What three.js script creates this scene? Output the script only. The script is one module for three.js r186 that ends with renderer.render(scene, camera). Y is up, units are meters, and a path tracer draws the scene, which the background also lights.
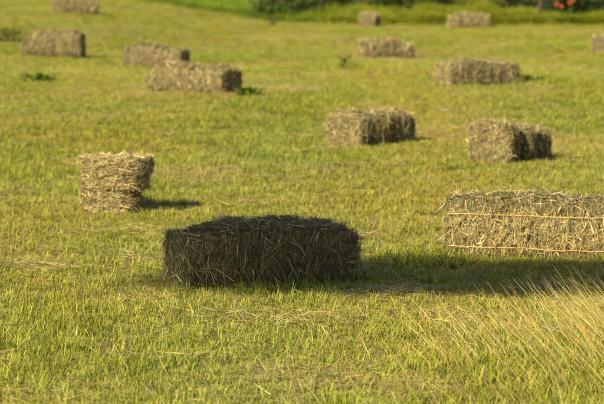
import * as THREE from 'three';
import { ImprovedNoise } from 'three/addons/math/ImprovedNoise.js';

// ------------------------------------------------------------------ camera, sky, sun, exposure
const scene = new THREE.Scene();
const camera = new THREE.PerspectiveCamera(8.886, 1024 / 685, 0.5, 1500);   // long lens, about 150 mm
camera.position.set(0, 1.89, 0);
camera.rotation.set(-Math.atan(250 / 2600), 0, 0);
camera.focus = 13.7;
camera.userData.fStop = 4.7;
scene.add(camera);

const SUN_AZ = 40 * Math.PI / 180, SUN_EL = 36 * Math.PI / 180;            // behind the camera, to its left
const sunDir = new THREE.Vector3(-Math.sin(SUN_AZ) * Math.cos(SUN_EL), Math.sin(SUN_EL), Math.cos(SUN_AZ) * Math.cos(SUN_EL));
{
  const W = 256, H = 128, data = new Float32Array(W * H * 4), v = new THREE.Vector3();
  for (let j = 0; j < H; j++) for (let i = 0; i < W; i++) {
    const lat = ((j + 0.5) / H - 0.5) * Math.PI, lon = ((i + 0.5) / W) * 2 * Math.PI - Math.PI;
    v.set(Math.cos(lat) * Math.cos(lon), Math.sin(lat), Math.cos(lat) * Math.sin(lon));
    const a = Math.max(0, v.y), k = Math.pow(1 - a, 3.2);
    const glow = 0.25 * Math.pow(Math.max(0, v.dot(sunDir)), 8);
    data.set([0.09 + 0.30 * k + glow, 0.135 + 0.27 * k + glow * 0.85, 0.22 + 0.17 * k + glow * 0.6, 1], (j * W + i) * 4);
  }
  const sky = new THREE.DataTexture(data, W, H, THREE.RGBAFormat, THREE.FloatType);
  sky.mapping = THREE.EquirectangularReflectionMapping;
  sky.magFilter = THREE.LinearFilter; sky.minFilter = THREE.LinearFilter; sky.needsUpdate = true;
  scene.background = sky; scene.environment = sky;
}
const sun = new THREE.DirectionalLight(new THREE.Color().setRGB(1, 0.87, 0.62), 5);
sun.position.copy(sunDir).multiplyScalar(60).add(new THREE.Vector3(0, 0, -30));
sun.target.position.set(0, 0, -30);
sun.castShadow = true; sun.shadow.mapSize.set(4096, 4096);
Object.assign(sun.shadow.camera, { left: -45, right: 45, top: 45, bottom: -45, near: 1, far: 160 });
scene.add(sun, sun.target);

const renderer = new THREE.WebGLRenderer({ antialias: true });
renderer.setSize(1024, 685);
renderer.toneMapping = THREE.LinearToneMapping;
renderer.toneMappingExposure = 2.6;
renderer.shadowMap.enabled = true;

// ------------------------------------------------------------------ helpers
function rng(seed) { let a = seed >>> 0; return () => { a = (a + 0x6D2B79F5) | 0; let t = Math.imul(a ^ (a >>> 15), 1 | a); t = (t + Math.imul(t ^ (t >>> 7), 61 | t)) ^ t; return ((t ^ (t >>> 14)) >>> 0) / 4294967296; }; }
const N3 = new ImprovedNoise();
const noise = (x, y, z = 0) => N3.noise(x + 31.7, y + 17.3, z + 5.1);
const smooth = (a, b, t) => { t = Math.min(1, Math.max(0, (t - a) / (b - a))); return t * t * (3 - 2 * t); };
const lerp = (a, b, t) => a + (b - a) * t;
const mix3 = (a, b, t) => [lerp(a[0], b[0], t), lerp(a[1], b[1], t), lerp(a[2], b[2], t)];
function land(x, z) {
  const d = -z;
  return 0.2 * Math.exp(-(((d - 32) / 9) ** 2)) + 0.5 * smooth(0.5, 6, -x) * smooth(36, 58, d)
    + 0.02 * Math.sin(x * 0.9 + d * 0.31) + 0.015 * Math.sin(d * 0.7 - x * 0.5) * (d > 16 ? 1 : 0.3);
}
const taken = {};
function numbered(name) { const n = taken[name] = (taken[name] ?? -1) + 1; return n ? `${name}_${String(n).padStart(3, '0')}` : name; }
function tag(o, label, category, group, kind) { o.userData.label = label; if (category) o.userData.category = category; if (group) o.userData.group = group; if (kind) o.userData.kind = kind; return o; }
const lit = (m) => { m.castShadow = true; m.receiveShadow = true; return m; };

// Collects thin ribbons (blades, straws, leaves) with a colour per vertex.
class Ribbons {
  constructor() { this.p = []; this.n = []; this.c = []; this.i = []; }
  // pts: array of [x,y,z]; widths: array; side: [x,y,z]; col: array of rgb per point
  add(pts, widths, side, cols) {
    const base = this.p.length / 3, m = pts.length;
    for (let k = 0; k < m; k++) {
      const a = pts[Math.max(0, k - 1)], b = pts[Math.min(m - 1, k + 1)];
      const tx = b[0] - a[0], ty = b[1] - a[1], tz = b[2] - a[2];
      let nx = side[1] * tz - side[2] * ty, ny = side[2] * tx - side[0] * tz, nz = side[0] * ty - side[1] * tx;
      const l = Math.hypot(nx, ny, nz) || 1; nx /= l; ny /= l; nz /= l;
      const w = widths[k] / 2, q = pts[k], c = cols[k] ?? cols[0];
      for (const s of [-1, 1]) {
        this.p.push(q[0] + side[0] * w * s, q[1] + side[1] * w * s, q[2] + side[2] * w * s);
        this.n.push(nx, ny, nz); this.c.push(c[0], c[1], c[2]);
      }
      if (k) { const o = base + 2 * (k - 1); this.i.push(o, o + 1, o + 2, o + 1, o + 3, o + 2); }
    }
  }
  geometry() {
    const g = new THREE.BufferGeometry();
    g.setAttribute('position', new THREE.Float32BufferAttribute(this.p, 3));
    g.setAttribute('normal', new THREE.Float32BufferAttribute(this.n, 3));
    g.setAttribute('color', new THREE.Float32BufferAttribute(this.c, 3));
    g.setIndex(this.i);
    return g;
  }
}
// A bent stem or blade: start, horizontal heading, length, lean (radians from upright at base), further bend, width
function blade(R, x, y, z, heading, len, lean, bend, w, col, tip, segs = 3, roll = 0) {
  const pts = [], ws = [], cs = []; let px = x, py = y, pz = z, a = lean;
  const hx = Math.cos(heading), hz = Math.sin(heading), st = len / segs;
  for (let k = 0; k <= segs; k++) {
    pts.push([px, py, pz]); const t = k / segs; ws.push(Math.max(w * (1 - t * t * 0.92), 0.0006)); cs.push(mix3(col, tip ?? col, t));
    px += Math.sin(a) * hx * st; pz += Math.sin(a) * hz * st; py += Math.cos(a) * st; a += bend / segs;
  }
  const sx = -hz * Math.cos(roll), sz = hx * Math.cos(roll), sy = Math.sin(roll);
  R.add(pts, ws, [sx, sy, sz], cs);
}

// ------------------------------------------------------------------ materials
function noiseTexture(size, fn, srgb) {
  const d = new Uint8Array(size * size * 4);
  for (let j = 0; j < size; j++) for (let i = 0; i < size; i++) { const c = fn(i / size, j / size); d.set([c[0] * 255, c[1] * 255, c[2] * 255, 255], (j * size + i) * 4); }
  const t = new THREE.DataTexture(d, size, size); t.wrapS = t.wrapT = THREE.RepeatWrapping; t.magFilter = THREE.LinearFilter; t.needsUpdate = true;
  if (srgb) t.colorSpace = THREE.SRGBColorSpace; return t;
}
const soilTex = noiseTexture(512, (u, v) => {
  const f = 0.5 + 0.5 * Math.max(-1, Math.min(1, noise(u * 90, v * 90) * 1.2 + noise(u * 30, v * 200, 3) * 0.8)), g = 0.5 + 0.5 * noise(u * 12, v * 12, 8);
  return mix3(mix3([0.26, 0.21, 0.06], [0.50, 0.42, 0.14], f), [0.33, 0.32, 0.06], g * 0.6).map((c) => Math.min(1, Math.max(0, c)));
}, true);
soilTex.repeat.set(1, 1);
const soilMat = new THREE.MeshStandardMaterial({ map: soilTex, bumpMap: soilTex, bumpScale: 0.02, roughness: 1 });
const grassMat = new THREE.MeshPhysicalMaterial({ vertexColors: true, roughness: 0.6, specularIntensity: 0.3, transmission: 0.35, thickness: 0, side: THREE.DoubleSide });
const dryMat = new THREE.MeshPhysicalMaterial({ vertexColors: true, roughness: 0.7, specularIntensity: 0.3, transmission: 0.2, thickness: 0, side: THREE.DoubleSide });
const leafMat = new THREE.MeshPhysicalMaterial({ vertexColors: true, roughness: 0.7, transmission: 0.35, specularIntensity: 0.15, thickness: 0, side: THREE.DoubleSide });
const hayMat = new THREE.MeshStandardMaterial({ vertexColors: true, roughness: 0.85, side: THREE.DoubleSide });
const twineMat = new THREE.MeshStandardMaterial({ color: new THREE.Color().setRGB(0.60, 0.37, 0.11), roughness: 0.8 });
const barkTex = noiseTexture(256, (u, v) => mix3([0.15, 0.12, 0.09], [0.28, 0.23, 0.18], 0.5 + 0.5 * Math.max(-1, Math.min(1, noise(u * 40, v * 8) * 1.6))), true);
const barkMat = new THREE.MeshStandardMaterial({ map: barkTex, bumpMap: barkTex, bumpScale: 0.02, roughness: 0.95 });

// ------------------------------------------------------------------ ground: one sheet, fine near the view
{
  const nx = 160, nz = 260, pos = [], uv = [], idx = [];
  const warp = (t) => Math.sign(t) * (14 * Math.abs(t) + 386 * Math.abs(t) ** 6);
  for (let j = 0; j <= nz; j++) for (let i = 0; i <= nx; i++) {
    const x = warp(i / nx * 2 - 1), t = j / nz, z = t < 0.8 ? 20 - 120 * (t / 0.8) : -100 - 700 * ((t - 0.8) / 0.2) ** 2;
    pos.push(x, land(x, z), z); uv.push(x / 2.3, z / 2.3);
    if (i < nx && j < nz) { const o = j * (nx + 1) + i; idx.push(o, o + nx + 1, o + 1, o + 1, o + nx + 1, o + nx + 2); }
  }
  const g = new THREE.BufferGeometry();
  g.setAttribute('position', new THREE.Float32BufferAttribute(pos, 3)); g.setAttribute('uv', new THREE.Float32BufferAttribute(uv, 2));
  g.setIndex(idx.reverse()); g.computeVertexNormals();
  if (g.attributes.normal.getY(5000) < 0) { g.setIndex(idx.reverse()); g.computeVertexNormals(); }
  const m = lit(new THREE.Mesh(g, soilMat)); m.name = 'ground';
  tag(m, 'mown hay meadow ground of soil and thatch under the grass', 'ground', null, 'structure'); scene.add(m);
}

// ------------------------------------------------------------------ hay bales
const HAY = {
  olive: [0.15, 0.14, 0.045], green: [0.13, 0.15, 0.04], straw: [0.40, 0.30, 0.095], tan: [0.26, 0.195, 0.075], brown: [0.13, 0.095, 0.038], pale: [0.47, 0.395, 0.20], dark: [0.07, 0.057, 0.026],
};
const MIX = {
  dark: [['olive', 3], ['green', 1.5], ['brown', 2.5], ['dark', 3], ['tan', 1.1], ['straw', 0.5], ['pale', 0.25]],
  warm: [['olive', 1.5], ['green', 1.2], ['brown', 1.4], ['dark', 0.8], ['tan', 2.6], ['straw', 4.6], ['pale', 1.8]],
  mid: [['olive', 2], ['green', 0.8], ['brown', 2.3], ['dark', 1.2], ['tan', 2.6], ['straw', 1.5], ['pale', 0.6]],
};
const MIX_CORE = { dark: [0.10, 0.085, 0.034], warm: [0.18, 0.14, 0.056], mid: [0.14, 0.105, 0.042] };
const roundOff = (ry, rz, k) => Math.max(0, Math.abs(ry) ** 3 + Math.abs(rz) ** 3 - 1) * k;
const lumps = (x, y, z, f, o) => (noise(x * 26 + f * 3.1, y * 22, z * 22 + o.seed) * 0.6 + noise(x * 60 + f, y * 50, z * 50 + o.seed) * 0.3) * (o.rough ?? 0.034);
function pick(r, list) { let s = 0; for (const [, w] of list) s += w; let t = r() * s; for (const [n, w] of list) { t -= w; if (t <= 0) return HAY[n]; } return HAY.tan; }

// o: x,z,yaw (degrees), L,H,W, n flakes, straws per flake, width factor, mix, stand ('flat' | 'edge' | 'end'), gaps, seed
function bale(o, label) {
  const r = rng(o.seed), root = new THREE.Group(); root.name = numbered('hay_bale');
  root.position.set(o.x, land(o.x, o.z) - 0.012, o.z); root.rotation.y = o.yaw * Math.PI / 180;
  if (o.tilt) root.rotation.z = o.tilt;
  tag(root, label, 'hay bale', 'hay bales left lying on the mown field'); scene.add(root);
  const { L, H, W, n } = o, upright = o.stand === 'end', t = L / n;
  for (let f = 0; f < n; f++) {
    const u = (f + 0.5) / n * 2 - 1, prof = 1 - (upright ? 0.02 : o.ends ?? 0.2) * Math.pow(Math.abs(u), 4) * (u < 0 ? (o.leftRound ?? 1) : 1) + (r() - 0.5) * (o.uneven ?? 0.08), sag = 1 - (o.dip ?? 0) * Math.exp(-((u - (o.dipAt ?? 0)) ** 2) / 0.12);
    const fs = o.sizes?.[f] ?? 1, h = H * prof * sag * fs, w = fs * W * (1 - 0.08 * Math.pow(Math.abs(u), 5) + (r() - 0.5) * 0.05), gap = (o.gaps ?? []).includes(f) ? o.gapK ?? 0.72 : 1.12;
    const tt = t * gap, cx = u * L / 2 + (o.slide?.[f]?.[0] ?? 0), dz = (r() - 0.5) * 0.02 + (o.slide?.[f]?.[1] ?? 0), dy = 0;
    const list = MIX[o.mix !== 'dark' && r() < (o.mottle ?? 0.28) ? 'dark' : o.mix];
    // the pressed core of the flake
    const core = new THREE.BoxGeometry(tt, h, w, ...(o.fine ? [8, 26, 36] : [5, 14, 18]));
    const P = core.attributes.position, C = [], base = MIX_CORE[o.mix];
    for (let k = 0; k < P.count; k++) {
      let x = P.getX(k), y = P.getY(k), z = P.getZ(k);
      const e = roundOff(y / (h / 2), z / (w / 2), o.round ?? 0.2); y *= 1 - e; z *= 1 - e;
      const rim = Math.pow(Math.abs(x) / (tt / 2), 4) * 0.03; y *= 1 - rim; z *= 1 - rim;      // seams between the flakes
      const l = Math.hypot(x, y, z) || 1, q = lumps(x, y, z, f, o);
      P.setXYZ(k, x + x / l * q * 0.6, y + y / l * q, z + z / l * q);
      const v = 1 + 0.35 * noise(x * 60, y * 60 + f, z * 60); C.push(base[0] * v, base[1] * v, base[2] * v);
    }
    core.clearGroups(); core.setAttribute('color', new THREE.Float32BufferAttribute(C, 3)); core.deleteAttribute('uv'); core.computeVertexNormals();
    const fl = lit(new THREE.Mesh(core, hayMat)); fl.name = 'flake';
    if (upright) { fl.rotation.z = Math.PI / 2; fl.position.set(dz, cx + L / 2, o.slide?.[f]?.[0] ?? 0); } else fl.position.set(cx, h / 2 + dy, dz);
    fl.rotation.x += (r() - 0.5) * 0.05; if (!upright) fl.rotation.z += (r() - 0.5) * 0.07;
    root.add(fl);
    // straws standing off its faces
    const R = new Ribbons(), ends = [f === 0 || gap < 0.9 || (o.gaps ?? []).includes(f - 1), f === n - 1 || gap < 0.9 || (o.gaps ?? []).includes(f + 1)];
    const aTop = tt * w, aSide = tt * h, aEnd = w * h, tot = 2 * aTop + 2 * aSide + (ends[0] ? aEnd : 0) + (ends[1] ? aEnd : 0);
    const count = Math.round(o.straws * tot / (2 * aTop + 2 * aSide));
    for (let k = 0; k < count; k++) {
      let q = r() * tot, nrm, pos;
      const a = r() - 0.5, b = r() - 0.5;
      if ((q -= aTop) < 0) { nrm = [0, 1, 0]; pos = [a * tt, h / 2, b * w]; }
      else if ((q -= aTop) < 0) { nrm = [0, -1, 0]; pos = [a * tt, -h / 2, b * w]; }
      else if ((q -= aSide) < 0) { nrm = [0, 0, 1]; pos = [a * tt, b * h, w / 2]; }
      else if ((q -= aSide) < 0) { nrm = [0, 0, -1]; pos = [a * tt, b * h, -w / 2]; }
      else if (ends[0] && (q -= aEnd) < 0) { nrm = [-1, 0, 0]; pos = [-tt / 2, a * h, b * w]; }
      else { nrm = [1, 0, 0]; pos = [tt / 2, a * h, b * w]; }
      // pull positions near an edge inwards so that the outline stays round
      const ry = pos[1] / (h / 2), rz = pos[2] / (w / 2), e = roundOff(ry, rz, o.round ?? 0.2); pos[1] *= 1 - e; pos[2] *= 1 - e; const lift = 0.001 + 0.010 * r() + lumps(pos[0], pos[1], pos[2], f, o); for (let m = 0; m < 3; m++) pos[m] += nrm[m] * lift;
      // heading: mostly in the flake's plane, some any way
      let dir = r() < 0.62 ? [(r() - 0.5) * 0.5, r() - 0.5, r() - 0.5] : [r() - 0.5, r() - 0.5, r() - 0.5];
      if (Math.abs(nrm[2]) > 0.5 && r() < 0.5) dir[1] *= 2.4;
      const out = r() < 0.10 ? 0.55 + r() * 0.7 : 0.04 + r() * 0.22;
      const dn = dir[0] * nrm[0] + dir[1] * nrm[1] + dir[2] * nrm[2];
      for (let m = 0; m < 3; m++) dir[m] -= dn * nrm[m];
      let l = Math.hypot(...dir) || 1; for (let m = 0; m < 3; m++) dir[m] = dir[m] / l + nrm[m] * out;
      l = Math.hypot(...dir); dir = dir.map((x) => x / l);
      const long = r() < (Math.abs(nrm[0]) > 0.5 && o.fine ? 0.06 : 0.03), len = (0.03 + 0.09 * r() * r() + (long ? 0.1 : 0)) * (o.len ?? 1), broad = r() < 0.12, wd = (broad ? 0.004 + 0.004 * r() : 0.0013 + 0.0026 * r() * r()) * (o.fat ?? 1);
      const side0 = [r() - 0.5, r() - 0.5, r() - 0.5], ds = side0[0] * dir[0] + side0[1] * dir[1] + side0[2] * dir[2];
      let sd = side0.map((x, m) => x - ds * dir[m]); l = Math.hypot(...sd) || 1; sd = sd.map((x) => x / l);
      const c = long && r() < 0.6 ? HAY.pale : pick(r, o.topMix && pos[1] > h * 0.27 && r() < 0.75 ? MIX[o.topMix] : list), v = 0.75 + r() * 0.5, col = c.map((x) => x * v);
      const cv = (r() - 0.5) * 0.5, st = len / 3, pts = []; let px = pos[0] - dir[0] * len * 0.4, py = pos[1] - dir[1] * len * 0.4, pz = pos[2] - dir[2] * len * 0.4, dd = dir.slice();
      for (let s = 0; s < 4; s++) { pts.push([px, py, pz]); px += dd[0] * st; py += dd[1] * st; pz += dd[2] * st; dd = [dd[0] + sd[2] * cv * 0.3, dd[1] - 0.06 * out, dd[2] + sd[0] * cv * 0.3]; }
      R.add(pts, [wd * 0.8, wd, wd * 0.9, wd * 0.45], sd, [col]);
    }
    const sm = lit(new THREE.Mesh(R.geometry(), hayMat)); sm.name = 'straw'; sm.userData.kind = 'stuff'; fl.add(sm);
  }
  if (o.twine) for (const off of o.twine) {
    // a loop lengthwise round the bale: over top and bottom when flat, round the sides when on edge
    const pts = [], hw = L / 2 + 0.004, across = o.stand === 'edge' ? W / 2 + 0.012 : H / 2 + 0.002, rr = 0.05;
    const corner = (sx, sv) => { for (let k = 0; k <= 3; k++) { const a = k / 3 * Math.PI / 2; pts.push([sx * (hw - rr + rr * Math.cos(sx * sv > 0 ? a : Math.PI / 2 - a)), sv * (across - rr + rr * Math.sin(sx * sv > 0 ? a : Math.PI / 2 - a))]); } };
    const runLine = (x0, x1, v) => { for (let k = 1; k < 10; k++) pts.push([lerp(x0, x1, k / 10), v * (1 + noise(k * 1.7, off * 9) * 0.06)]); };
    corner(1, 1); runLine(hw - rr, -hw + rr, across); corner(-1, 1); corner(-1, -1); runLine(-hw + rr, hw - rr, -across); corner(1, -1);
    const curve = new THREE.CatmullRomCurve3(pts.map(([x, v], k) => o.stand === 'edge' ? new THREE.Vector3(x, off * H + noise(k * 0.6, off) * 0.008, v) : new THREE.Vector3(x, v + H / 2, off + noise(k * 0.6, off) * 0.008)), true);
    const tw = lit(new THREE.Mesh(new THREE.TubeGeometry(curve, 120, 0.0017, 5, true), twineMat)); tw.name = 'twine'; root.add(tw);
  }
  return root;
}
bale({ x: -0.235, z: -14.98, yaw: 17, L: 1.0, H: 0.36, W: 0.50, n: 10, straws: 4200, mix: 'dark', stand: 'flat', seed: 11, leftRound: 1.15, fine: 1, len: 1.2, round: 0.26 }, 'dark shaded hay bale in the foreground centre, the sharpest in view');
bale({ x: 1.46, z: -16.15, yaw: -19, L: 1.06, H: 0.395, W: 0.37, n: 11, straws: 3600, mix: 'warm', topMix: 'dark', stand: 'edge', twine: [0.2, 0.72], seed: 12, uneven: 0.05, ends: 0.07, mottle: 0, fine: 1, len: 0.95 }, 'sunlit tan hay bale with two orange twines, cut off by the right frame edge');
bale({ x: -1.36, z: -18.75, yaw: -8, L: 0.4, H: 0.43, W: 0.42, n: 4, straws: 4600, mix: 'warm', len: 0.75, mottle: 0, stand: 'end', slide: [[0, 0], [0, -0.01], [0, 0.01], [0, 0.035]], seed: 13, sizes: [0.92, 0.9, 1.0, 1.06], gaps: [1], fine: 1 }, 'squat hay bale of stacked layers with a dark overhang, left of the dark foreground bale');
bale({ x: 0.64, z: -24.2, yaw: 50, L: 0.8, H: 0.33, W: 0.43, n: 8, straws: 2400, mix: 'mid', stand: 'flat', seed: 14, fat: 1.0 }, 'boxy hay bale turned corner-on in the middle of the field, above the dark bale');
bale({ x: 1.8, z: -22.4, yaw: 60, L: 0.84, H: 0.36, W: 0.38, gapK: 0.6, slide: [[0, -0.02], [0, 0.03], [0, 0.07]], n: 3, straws: 5200, mix: 'mid', stand: 'flat', seed: 15, fat: 1.0, len: 0.7, gaps: [0, 1, 2], sizes: [1.06, 0.9, 0.84], mottle: 0, ends: 0.05 }, 'hay bale splitting into upright slabs with dark gaps, above the twine-tied bale');
bale({ x: -1.29, z: -31.2, yaw: -33, L: 1.06, H: 0.37, W: 0.44, n: 9, straws: 1600, mix: 'mid', stand: 'flat', seed: 16, fat: 1.3, dip: 0.14, dipAt: 0.2 }, 'sagging hay bale in front of another bale, upper left of the field');
bale({ x: -2.29, z: -40.9, yaw: -20, L: 0.95, H: 0.40, W: 0.42, n: 9, straws: 1200, mix: 'mid', stand: 'flat', seed: 17, fat: 1.5, dip: 0.25, dipAt: 0.55 }, 'hay bale half hidden behind the sagging bale, upper left of the field');
bale({ x: -4.15, z: -43.4, yaw: -8, L: 0.98, H: 0.46, W: 0.44, n: 9, straws: 1200, mix: 'mid', stand: 'flat', seed: 18, fat: 1.5, dip: 0.4, dipAt: -0.95 }, 'hay bale with one slumped end beside a dark weed near the left edge');
bale({ x: -5.16, z: -59.4, yaw: 10, L: 1.0, H: 0.42, W: 0.42, n: 9, straws: 600, mix: 'mid', stand: 'flat', seed: 19, fat: 2.6 }, 'hay bale cut off by the top edge, farthest one on the left');
bale({ x: 2.24, z: -33.2, yaw: 24, L: 0.98, H: 0.35, W: 0.46, n: 9, straws: 1600, mix: 'mid', stand: 'flat', seed: 20, fat: 1.35, dip: 0.08, dipAt: 0.3 }, 'long tousled hay bale right of centre, directly below the row near the hedge');
bale({ x: 1.5, z: -46.2, yaw: 17, L: 0.94, H: 0.36, W: 0.40, n: 9, straws: 700, mix: 'mid', stand: 'flat', seed: 21, fat: 2.2, dip: 0.28, dipAt: 0.7 }, 'hay bale with a low broken end, below the small end-on bale by the hedge');
bale({ x: 1.71, z: -66.0, yaw: 80, L: 0.9, H: 0.36, W: 0.44, n: 8, straws: 500, mix: 'mid', stand: 'flat', seed: 22, fat: 2.8 }, 'small hay bale seen end-on against the tall grass at the far edge');
bale({ x: 4.22, z: -66.0, yaw: 9, L: 0.98, H: 0.38, W: 0.42, n: 9, straws: 500, mix: 'mid', stand: 'flat', seed: 23, fat: 2.8 }, 'far hay bale lying broadside in front of the dark hedge');
bale({ x: 5.66, z: -48.9, yaw: 84, L: 0.8, H: 0.32, W: 0.40, n: 7, straws: 600, mix: 'mid', stand: 'flat', seed: 24, fat: 2.2 }, 'small hay bale just peeking in at the upper right frame edge');

// ------------------------------------------------------------------ the meadow grass
const G = { fresh: [0.165, 0.205, 0.010], lime: [0.27, 0.29, 0.012], deep: [0.07, 0.10, 0.008], yellow: [0.35, 0.315, 0.02], dry: [0.45, 0.37, 0.11], rust: [0.27, 0.165, 0.07], litter: [0.30, 0.22, 0.10] };
function grassPatch(seed, size, count, hMin, hMax, palette, fat, flat) {
  const r = rng(seed), R = new Ribbons(); let s = 0; for (const [, w] of palette) s += w;
  const clumps = Array.from({ length: Math.max(4, Math.round(count / 14)) }, () => [(r() - 0.5) * size, (r() - 0.5) * size, 0.7 + r() * 0.6, r() * 6.28]);
  for (let k = 0; k < count; k++) {
    const c = clumps[Math.floor(r() * clumps.length)], spread = 0.010 + 0.018 * r();
    const x = c[0] + (r() + r() - 1) * spread * 1.6, z = c[1] + (r() + r() - 1) * spread * 1.6;
    let t = r() * s, col = G.fresh; for (const [n, w] of palette) { t -= w; if (t <= 0) { col = G[n]; break; } }
    const v = 0.8 + r() * 0.4, cc = col.map((q) => q * v);
    const tip = r() < 0.3 ? mix3(cc, G.dry, 0.55) : mix3(cc, G.lime, 0.25);
    const lying = r() < flat;
    blade(R, x, lying ? 0.004 + r() * 0.03 : -0.004, z, r() < 0.35 ? c[3] + (r() - 0.5) : r() * 6.283, lerp(hMin, hMax, r() * r()) * c[2] * (lying ? 1.2 : 1), lying ? 1.35 + r() * 0.2 : 0.05 + r() * 0.95, lying ? 0.1 : 0.1 + r() * 1.1, (0.0018 + r() * 0.003) * fat, cc, tip, 3, (r() - 0.5) * 0.5);
  }
  return R.geometry();
}
const shortPal = [['fresh', 3], ['lime', 3.2], ['deep', 2.2], ['yellow', 2.2], ['dry', 1.5], ['litter', 0.9], ['rust', 0.4]];
const lushPal = [['fresh', 4], ['lime', 3], ['deep', 3], ['yellow', 1.0], ['dry', 0.4]];
const dryPal = [['fresh', 1.2], ['lime', 1.4], ['deep', 0.5], ['yellow', 2.6], ['dry', 3], ['litter', 2.4], ['rust', 0.9]];
const kinds = [
  { name: 'short_grass', label: 'short mown yellow green grass covering the hay field', geos: [1, 2, 3].map((s) => grassPatch(s, 0.27, 310, 0.025, 0.07, shortPal, 1, 0.16)) },
  { name: 'lush_grass', label: 'taller bright green grass tufts scattered through the mown field', geos: [4, 5].map((s) => grassPatch(s, 0.25, 270, 0.035, 0.10, lushPal, 1.2, 0.06)) },
  { name: 'parched_grass', label: 'thin straw coloured grass in dry patches of the field', geos: [6, 7].map((s) => grassPatch(s, 0.28, 330, 0.02, 0.06, dryPal, 1, 0.5)) },
];
const edgeAt = (x) => x > 1 ? -67.6 + (x - 1) * 0.12 : -67.4 + (x - 1) * 1.76;        // where mowing stopped
{
  const r = rng(77), places = kinds.map((k) => k.geos.map(() => [])), M = new THREE.Matrix4(), Q = new THREE.Quaternion(), E = new THREE.Euler();
  for (let d = 9; d < 84;) {
    const step = d < 14 ? 0.155 : d < 26 ? 0.18 : d < 45 ? 0.2 : 0.24, half = 0.118 * d + (d < 30 ? 1.1 : 1.6);
    for (let x = -half; x < half; x += step) {
      const px = x + (r() - 0.5) * step, pz = -d + (r() - 0.5) * step; const q = r(), q2 = r(), q3 = r(), q4 = r(), q5 = r(), q6 = r();
      if (pz < edgeAt(px) - 0.5) continue;
      const wet = noise(px * 0.55, pz * 0.22) + 0.5 * noise(px * 1.9, pz * 1.1, 4) + 0.3 * smooth(-13.3, -12.3, pz) * smooth(-0.6, 0.5, px) + 0.9 * Math.exp(-(((px - 0.72) / 0.2) ** 2) - (((pz + 15.9) / 0.35) ** 2)), dry = noise(px * 0.4, pz * 0.28, 9) + 0.6 * noise(px * 1.6, pz * 1.4, 12);
      let k = 0; if (wet > 0.28 + (q - 0.5) * 0.3) k = 1; else if (dry > 0.24 + (q - 0.5) * 0.35) k = 2;
      const g = Math.floor(q2 * kinds[k].geos.length), s = (0.8 + q3 * 0.45) * (1 + 0.5 * Math.exp(-(((px - 0.72) / 0.2) ** 2) - (((pz + 15.9) / 0.35) ** 2))), tone = noise(px * 0.7, pz * 0.35, 21);
      E.set((q5 - 0.5) * 0.12, q4 * 6.283, 0); Q.setFromEuler(E);
      M.compose(new THREE.Vector3(px, land(px, pz), pz), Q, new THREE.Vector3(s, s * (0.8 + q6 * 0.45), s));
      const v = 0.9 + q5 * 0.22; places[k][g].push([M.clone(), new THREE.Color().setRGB(v * (1 + tone * 0.14), v, v * (1 - tone * 0.1))]);
    }
    d += step;
  }
  kinds.forEach((k, a) => {
    const root = new THREE.Group(); root.name = k.name; tag(root, k.label, 'grass', null, 'stuff'); scene.add(root);
    k.geos.forEach((g, b) => {
      const list = places[a][b], im = lit(new THREE.InstancedMesh(g, grassMat, list.length)); im.name = 'blades'; im.userData.kind = 'stuff';
      list.forEach(([m, c], i) => { im.setMatrixAt(i, m); im.setColorAt(i, c); }); root.add(im);
    });
  });
}
// ------------------------------------------------------------------ tall golden stems in the foreground
{
  const r = rng(5), R = new Ribbons(), gold = [[0.58, 0.45, 0.15], [0.50, 0.37, 0.11], [0.66, 0.56, 0.27], [0.42, 0.40, 0.08], [0.52, 0.36, 0.12]];
  const stem = (x, z, len, lean, heading) => {
    const c = gold[Math.floor(r() * gold.length)].map((v) => v * (0.8 + r() * 0.4)), y = land(x, z) - 0.004;
    const bd = 0.1 + r() * 0.35, wd = 0.0024 + r() * 0.0016; for (const roll of [0.5, -0.7]) blade(R, x, y, z, heading, len, lean, bd, wd, c, mix3(c, gold[2], 0.4), 5, roll);
    if (r() < 0.3) blade(R, x, y + len * 0.25, z, heading + (r() - 0.5) * 1.5, len * 0.4, lean + 0.3, 0.7, 0.004, mix3(c, G.lime, 0.4), c, 3, 0);
  };
  for (let k = 0; k < 1900; k++) {                     // the thick stand at the right
    const d = r() < 0.8 ? 11.7 + 1.7 * r() : 9.9 + 1.8 * r(), edge = 0.1 + (d - 10.5) * 0.16 + noise(d * 2, 1) * 0.2, x = edge + Math.pow(r(), 0.7) * (2.6 - edge);
    const thick = smooth(-0.2, 1.1, x - edge);
    if (r() > 0.3 + thick * 0.7) continue;
    stem(x, -d, (0.11 + 0.20 * r()) * (0.7 + 0.5 * thick), 0.35 + r() * 0.4, Math.PI + 0.2 + (r() - 0.5) * 0.9);
  }
  for (let k = 0; k < 520; k++) {                      // thin scatter over the rest of the foreground
    const d = 9.6 + 4.4 * r(), x = (r() * 2 - 1) * (0.118 * d + 0.5);
    stem(x, -d, 0.07 + 0.14 * r() * r(), 0.2 + r() * 0.5, Math.PI + 0.3 + (r() - 0.5) * 1.4);
  }
  const m = lit(new THREE.Mesh(R.geometry(), dryMat)); m.name = 'tall_dry_grass';
  tag(m, 'tall golden dry grass stems leaning left in the lower right foreground', 'grass', null, 'stuff'); scene.add(m);
}
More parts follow.
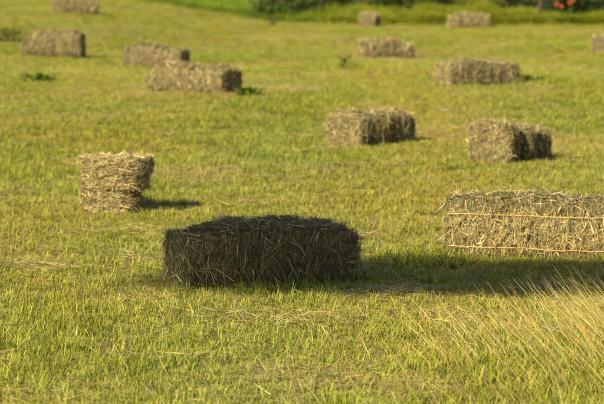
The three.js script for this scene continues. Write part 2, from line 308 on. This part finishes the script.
// ------------------------------------------------------------------ loose hay left on the field
{
  const r = rng(9), R = new Ribbons();
  const heap = (x0, z0, rx, rz, n, h, fat = 1) => {
    for (let k = 0; k < n; k++) {
      const a = r() * 6.283, q = Math.sqrt(r()) * (0.7 + 0.3 * r()), x = x0 + Math.cos(a) * rx * q, z = z0 + Math.sin(a) * rz * q;
      const c = pick(r, MIX.warm).map((v) => v * (0.8 + 0.4 * r()));
      blade(R, x, land(x, z) + 0.012 + r() * h * (1 - q * 0.6), z, r() * 6.283, 0.05 + 0.12 * r(), 1.3 + r() * 0.35, (r() - 0.5) * 0.4, (0.0013 + 0.0018 * r()) * fat, c, c, 3, (r() - 0.5) * 2);
    }
  };
  heap(-1.62, -15.4, 0.38, 0.22, 420, 0.05); heap(-1.0, -15.95, 0.16, 0.2, 200, 0.05); heap(0.05, -13.3, 0.5, 0.35, 420, 0.04); heap(-0.35, -13.5, 0.35, 0.15, 200, 0.03);
  heap(-1.38, -19.15, 0.36, 0.25, 420, 0.05, 1.2); heap(1.3, -16.1, 0.7, 0.25, 420, 0.04); heap(-0.3, -14.75, 0.45, 0.12, 180, 0.03); heap(1.55, -14.6, 0.25, 0.12, 110, 0.04);
  heap(3.1, -27.9, 0.5, 0.3, 260, 0.04, 1.6); heap(0.28, -23.74, 0.12, 0.15, 120, 0.04, 2); heap(-0.1, -24.7, 0.3, 0.3, 160, 0.04, 1.6); heap(-1.8, -22.6, 0.4, 0.5, 220, 0.04, 1.5);
  for (const [x, z] of [[0.67, -25.3], [1.85, -23.1], [-1.33, -32.2], [-2.4, -42.4], [-4.3, -44.9], [2.3, -34.3], [1.54, -47.8]]) heap(x, z + 0.1, 0.75, 0.5, 300, 0.04, 1.8);
  for (let k = 0; k < 46; k++) { const d = 10 + 45 * r() * r(), x = (r() * 2 - 1) * (0.118 * d + 0.5); heap(x, -d, 0.08 + r() * 0.3, 0.08 + r() * 0.25, 40 + 90 * r(), 0.03, 1 + d / 40); }
  const m = lit(new THREE.Mesh(R.geometry(), dryMat)); m.name = 'loose_hay';
  tag(m, 'loose wisps of brown hay strewn over the mown grass', 'hay', null, 'stuff'); scene.add(m);
}
// ------------------------------------------------------------------ single weeds in the field
function weed(x, z, h, leaves, spread, tones, label) {
  const r = rng(Math.round((x + 50) * 131 - z * 17)), root = new THREE.Group(); root.name = numbered('weed_plant');
  root.position.set(x, land(x, z) - 0.006, z); tag(root, label, 'weed', 'broadleaf weeds standing in the mown field'); scene.add(root);
  for (let k = 0; k < 4; k++) {
    const g = new Ribbons(), a = r() * 6.283;
    blade(g, (r() - 0.5) * spread * 0.4, 0, (r() - 0.5) * spread * 0.4, a, h * (0.8 + r() * 0.3), 0.1 + r() * 0.3, 0.2, 0.005, G.fresh, G.fresh, 4);
    const s = lit(new THREE.Mesh(g.geometry(), leafMat)); s.name = 'stem'; root.add(s);
  }
  const R = new Ribbons();
  for (let k = 0; k < leaves; k++) {
    const a = r() * 6.283, q = Math.sqrt(r()) * spread * 0.5, y = r() * h * 0.85, c = tones[Math.floor(r() * tones.length)].map((v) => v * (0.75 + r() * 0.5)), l = 0.05 + r() * 0.06, w = l * 0.34, le = 0.4 + r() * 0.9, px = Math.cos(a) * q, pz = Math.sin(a) * q;
    const hx = Math.cos(a), hz = Math.sin(a), pts = [], n = 4; let x1 = px, y1 = y, z1 = pz, an = le;
    for (let i = 0; i <= n; i++) { pts.push([x1, y1, z1]); x1 += Math.sin(an) * hx * l / n; z1 += Math.sin(an) * hz * l / n; y1 += Math.cos(an) * l / n; an += 0.2; }
    R.add(pts, [0.004, w, w * 1.1, w * 0.7, 0.002], [-hz, 0, hx], [c]);
  }
  const m = lit(new THREE.Mesh(R.geometry(), leafMat)); m.name = 'foliage'; m.userData.kind = 'stuff'; root.add(m);
}
const brightTone = [[0.12, 0.165, 0.014], [0.16, 0.19, 0.018], [0.09, 0.13, 0.012]];
const weedTone = [[0.08, 0.10, 0.02], [0.11, 0.13, 0.022], [0.14, 0.15, 0.03]];
weed(0.65, -39.1, 0.24, 90, 0.15, weedTone, 'small upright weed below the bale with a low broken end');
weed(-5.42, -47.7, 0.26, 420, 0.75, weedTone, 'dark bushy weed at the left frame edge beside the slumped bale');
weed(-3.42, -33.7, 0.12, 200, 0.45, brightTone, 'low dark weed below the slumped bale on the left');
weed(-0.6, -30.1, 0.11, 150, 0.32, brightTone, 'green weed just right of the sagging bale');
weed(-0.70, -64.8, 0.3, 120, 0.25, weedTone, 'far weed standing near the top edge, left of centre');
weed(3.0, -33.9, 0.09, 120, 0.35, brightTone, 'low green weed at the right end of the long tousled bale');

// ------------------------------------------------------------------ unmown verge
{
  const r = rng(41), pal = [['fresh', 3], ['deep', 3], ['lime', 2], ['yellow', 1]];
  const geos = [31, 32, 33].map((s) => {
    const q = rng(s), R = new Ribbons();
    for (let k = 0; k < 170; k++) {
      const t = q(), c = (t < 0.4 ? G.fresh : t < 0.62 ? G.deep : t < 0.85 ? G.lime : G.yellow).map((v) => v * (0.8 + q() * 0.4));
      blade(R, (q() + q() - 1) * 0.3, -0.01, (q() + q() - 1) * 0.3, q() * 6.283, 0.22 + q() * 0.32, 0.05 + q() * 0.3, 0.2 + q() * 0.9, 0.006 + q() * 0.006, c, mix3(c, G.lime, 0.3), 4);
    }
    return R.geometry();
  });
  const lists = geos.map(() => []), M = new THREE.Matrix4(), Q = new THREE.Quaternion(), E = new THREE.Euler();
  for (let k = 0; k < 8000; k++) {
    const x = -9 + 22 * r(), far = r() * lerp(6, 17, smooth(1, -2, x)), z = edgeAt(x) - far, left = smooth(1.6, -1, x), s = lerp(lerp(0.72, 0.5, smooth(4.8, 6.5, x)), 0.42, left) * (0.75 + 0.5 * r()) * (0.75 + 0.5 * smooth(0, 1.2, far)) * (1 + 0.9 * noise(x * 1.1, z * 0.8));
    E.set(0, r() * 6.283, 0); Q.setFromEuler(E); M.compose(new THREE.Vector3(x, land(x, z), z), Q, new THREE.Vector3(1, s, 1));
    const v = 0.85 + 0.3 * r(); lists[k % 3].push([M.clone(), new THREE.Color().setRGB(v * lerp(1, 0.8, left), v, v)]);
  }
  const root = new THREE.Group(); root.name = 'verge_grass'; tag(root, 'tall green unmown grass along the far field edge', 'grass', null, 'stuff'); scene.add(root);
  geos.forEach((g, i) => { const im = lit(new THREE.InstancedMesh(g, grassMat, lists[i].length)); im.name = 'blades'; im.userData.kind = 'stuff'; lists[i].forEach(([m, c], k) => { im.setMatrixAt(k, m); im.setColorAt(k, c); }); root.add(im); });
}
// ------------------------------------------------------------------ shrubs, trunks and lilies of the hedge
function limb(pts, r0, r1, sides = 7) {
  const curve = new THREE.CatmullRomCurve3(pts.map((p) => new THREE.Vector3(...p))), n = 14, g = new THREE.TubeGeometry(curve, n, 1, sides, false), P = g.attributes.position, c = new THREE.Vector3();
  for (let i = 0; i <= n; i++) { curve.getPointAt(i / n, c); const R = lerp(r0, r1, i / n); for (let j = 0; j <= sides; j++) { const k = i * (sides + 1) + j; P.setXYZ(k, c.x + (P.getX(k) - c.x) * R, c.y + (P.getY(k) - c.y) * R, c.z + (P.getZ(k) - c.z) * R); } }
  return g;
}
function leaves(R, r, cx, cy, cz, rx, ry, rz, n, size, tones) {
  for (let k = 0; k < n; k++) {
    let x, y, z; do { x = r() * 2 - 1; y = r() * 2 - 1; z = r() * 2 - 1; } while (x * x + y * y + z * z > 1);
    const c = tones[Math.floor(r() * tones.length)].map((v) => v * (0.75 + r() * 0.5)), a = r() * 6.283, l = size * (0.7 + r() * 0.6), e = 0.5 + r() * 1.6, hx = Math.cos(a) * Math.sin(e), hz = Math.sin(a) * Math.sin(e), hy = Math.cos(e), X = cx + x * rx, Y = cy + y * ry, Z = cz + z * rz;
    const roll = (r() - 0.5) * 1.2, s = [-Math.sin(a) * Math.cos(roll), Math.sin(roll), Math.cos(a) * Math.cos(roll)];
    R.add([[X, Y, Z], [X + hx * l * 0.5, Y + hy * l * 0.5 + 0.1 * l, Z + hz * l * 0.5], [X + hx * l, Y + hy * l, Z + hz * l]], [l * 0.08, l * 0.55, l * 0.05], s, [c]);
  }
}
function shrub(x, z, w, h, tones, label, seed) {
  const r = rng(seed), root = new THREE.Group(); root.name = numbered('hedge_shrub'); root.position.set(x, land(x, z) - 0.02, z);
  tag(root, label, 'shrub', 'shrubs of the hedge beyond the field'); scene.add(root);
  const R = new Ribbons(), n = 7 + Math.floor(r() * 4);
  for (let k = 0; k < n; k++) {
    const a = k / n * 6.283 + r(), q = (0.25 + 0.7 * r()) * w / 2, ex = Math.cos(a) * q, ez = Math.sin(a) * q, ey = h * (0.35 + 0.6 * r());
    const b = lit(new THREE.Mesh(limb([[ex * 0.1, 0, ez * 0.1], [ex * 0.4, ey * 0.5, ez * 0.4], [ex, ey, ez]], 0.028, 0.01, 5), barkMat)); b.name = 'stem'; root.add(b);
    leaves(R, r, ex, ey, ez, w * 0.28, h * 0.2, w * 0.28, 230, 0.1, tones);
    leaves(R, r, ex * 1.05, ey * 0.5, ez * 1.05, w * 0.26, h * 0.25, w * 0.26, 260, 0.1, tones);
    leaves(R, r, Math.cos(a) * w * 0.36, h * 0.14, Math.sin(a) * w * 0.36, w * 0.24, h * 0.14, w * 0.24, 220, 0.1, tones);
  }
  const m = lit(new THREE.Mesh(R.geometry(), leafMat)); m.name = 'foliage'; m.userData.kind = 'stuff'; root.add(m);
}
const darkLeaf = [[0.028, 0.05, 0.014], [0.04, 0.07, 0.018], [0.055, 0.08, 0.02]], midLeaf = [[0.07, 0.11, 0.022], [0.10, 0.14, 0.028], [0.055, 0.09, 0.02]], limeLeaf = [[0.19, 0.21, 0.035], [0.14, 0.17, 0.03], [0.23, 0.22, 0.05]];
[[-0.2, -71.6, 2.0, 1.9, midLeaf, 'leftmost mid green shrub at the top edge, where the hedge begins'],
  [1.1, -70.6, 1.7, 2.2, darkLeaf, 'dark shrub at the top edge, left of the small end-on bale'],
  [2.6, -71.0, 1.8, 2.3, midLeaf, 'mid green shrub behind the small end-on bale'],
  [3.9, -70.9, 1.7, 2.2, darkLeaf, 'dark shrub at the top edge between the two far bales'],
  [4.75, -69.3, 1.0, 0.85, limeLeaf, 'yellow green shrub right behind the far broadside bale'],
  [5.5, -70.3, 1.6, 2.4, darkLeaf, 'dark shrub between the yellow green shrub and the trunks'],
  [7.0, -69.6, 1.6, 2.3, darkLeaf, 'dark shrub behind the orange lilies'],
  [8.3, -69.4, 1.7, 2.2, darkLeaf, 'darkest shrub in the upper right corner']].forEach((a, i) => shrub(...a, 300 + i));
[[6.22, -68.2, 0.075, 'thicker dark tree trunk at the top right, left of the orange lilies'], [5.08, -69.9, 0.05, 'slender dark tree trunk beside the yellow green shrub']].forEach(([x, z, rad, label], i) => {
  const r = rng(500 + i), root = new THREE.Group(); root.name = numbered('hedge_tree'); root.position.set(x, land(x, z) - 0.05, z); tag(root, label, 'tree', 'young trees in the hedge'); scene.add(root);
  const t = lit(new THREE.Mesh(limb([[0, 0, 0], [0.05, 1.3, 0], [-0.05, 2.7, 0.1], [0.05, 4.2, 0]], rad, rad * 0.4), barkMat)); t.name = 'trunk'; root.add(t);
  const R = new Ribbons(); for (let k = 0; k < 16; k++) leaves(R, r, (r() - 0.5) * 1.8, 3 + r() * 1.8, (r() - 0.5) * 1.8, 0.6, 0.45, 0.6, 120, 0.11, midLeaf);
  const c = lit(new THREE.Mesh(R.geometry(), leafMat)); c.name = 'crown'; c.userData.kind = 'stuff'; root.add(c);
});
const petalMat = new THREE.MeshPhysicalMaterial({ color: new THREE.Color().setRGB(0.5, 0.085, 0.015), roughness: 0.6, transmission: 0.3, thickness: 0, side: THREE.DoubleSide });
[[6.52, -66.9, [[0, 0.56], [0.13, 0.5]], 'orange lily nearer the dark trunk at the top right'], [6.86, -66.9, [[0.0, 0.6], [0.08, 0.66]], 'orange lily farther from the trunk, at the top right']].forEach(([x, z, blooms, label], i) => {
  const r = rng(700 + i), root = new THREE.Group(); root.name = numbered('orange_lily'); root.position.set(x, land(x, z) - 0.01, z); tag(root, label, 'flower', 'orange lilies in front of the hedge'); scene.add(root);
  for (const [bx, by] of blooms) {
    const s = new Ribbons(); s.add([[bx * 0.3, 0, 0], [bx * 0.6, by * 0.5, 0.02], [bx, by, 0.03]], [0.012, 0.01, 0.008], [1, 0, 0], [G.fresh]);
    const st = lit(new THREE.Mesh(s.geometry(), leafMat)); st.name = 'stem'; root.add(st);
    for (let k = 0; k < 6; k++) {                      // six recurved petals
      const a = k / 6 * 6.283 + r() * 0.3, R = new Ribbons(), pts = [], hx = Math.cos(a), hy = Math.sin(a);
      for (let j = 0; j <= 4; j++) { const t = j / 4; pts.push([bx + hx * 0.055 * t, by + hy * 0.055 * t, 0.03 + 0.06 * Math.sin(t * 2.4)]); }
      R.add(pts, [0.006, 0.022, 0.028, 0.02, 0.003], [-hy, hx, 0], [[1, 1, 1]]);
      const p = lit(new THREE.Mesh(R.geometry(), petalMat)); p.name = 'petal'; root.add(p);
    }
  }
  const R = new Ribbons(); for (let k = 0; k < 26; k++) blade(R, (r() - 0.5) * 0.1, 0, (r() - 0.5) * 0.1, r() * 6.283, 0.35 + r() * 0.2, 0.15, 1.3, 0.018, G.fresh, G.deep, 5);
  const m = lit(new THREE.Mesh(R.geometry(), leafMat)); m.name = 'foliage'; m.userData.kind = 'stuff'; root.add(m);
});

// ------------------------------------------------------------------ added tree out of view, its limb placed to shade the front bale
{
  const r = rng(900), root = new THREE.Group(); root.name = 'shade_tree'; const bx = -5.3, bz = -2;
  root.position.set(bx, land(bx, bz) - 0.05, bz);
  tag(root, 'unseen broadleaf tree added left of the camera so its limb shades the front bale', 'tree'); scene.add(root);
  const trunk = lit(new THREE.Mesh(limb([[0, 0, 0], [0.1, 2.2, 0], [-0.05, 4.4, 0.1], [0.15, 7.5, 0], [0.4, 11.5, 0], [0.9, 16, 0]], 0.28, 0.07, 10), barkMat)); trunk.name = 'trunk'; root.add(trunk);
  const T = (x, y, z) => [x - bx, y, z - bz];
  const low = lit(new THREE.Mesh(limb([[0.3, 10.8, 0.0], T(-6.8, 12.1, -1.8), T(-9, 12.3, -1.85), T(-11.6, 12.35, -2.2)], 0.13, 0.02), barkMat)); low.name = 'limb'; root.add(low);
  const R = new Ribbons(), tones = midLeaf;
  for (let k = 0; k < 16; k++) { const t = k / 15, x = lerp(-11.15, -6, t); leaves(R, r, ...T(x, 12.35 + (r() - 0.5) * 0.1, lerp(-2.15, -1.75, t) + (r() - 0.5) * 0.15), 0.6, lerp(0.56, 0.46, t), lerp(0.68, 0.55, t), 1300, 0.085, tones); }
  for (let k = 0; k < 40; k++) { const a = r() * 6.283, q = Math.sqrt(r()) * 2.2, y = 14 + r() * 3.4; leaves(R, r, Math.cos(a) * q + 1.6, y, Math.sin(a) * q, 0.9, 0.7, 0.9, 180, 0.11, tones); }
  const c = lit(new THREE.Mesh(R.geometry(), leafMat)); c.name = 'crown'; c.userData.kind = 'stuff'; root.add(c);
}
renderer.render(scene, camera);
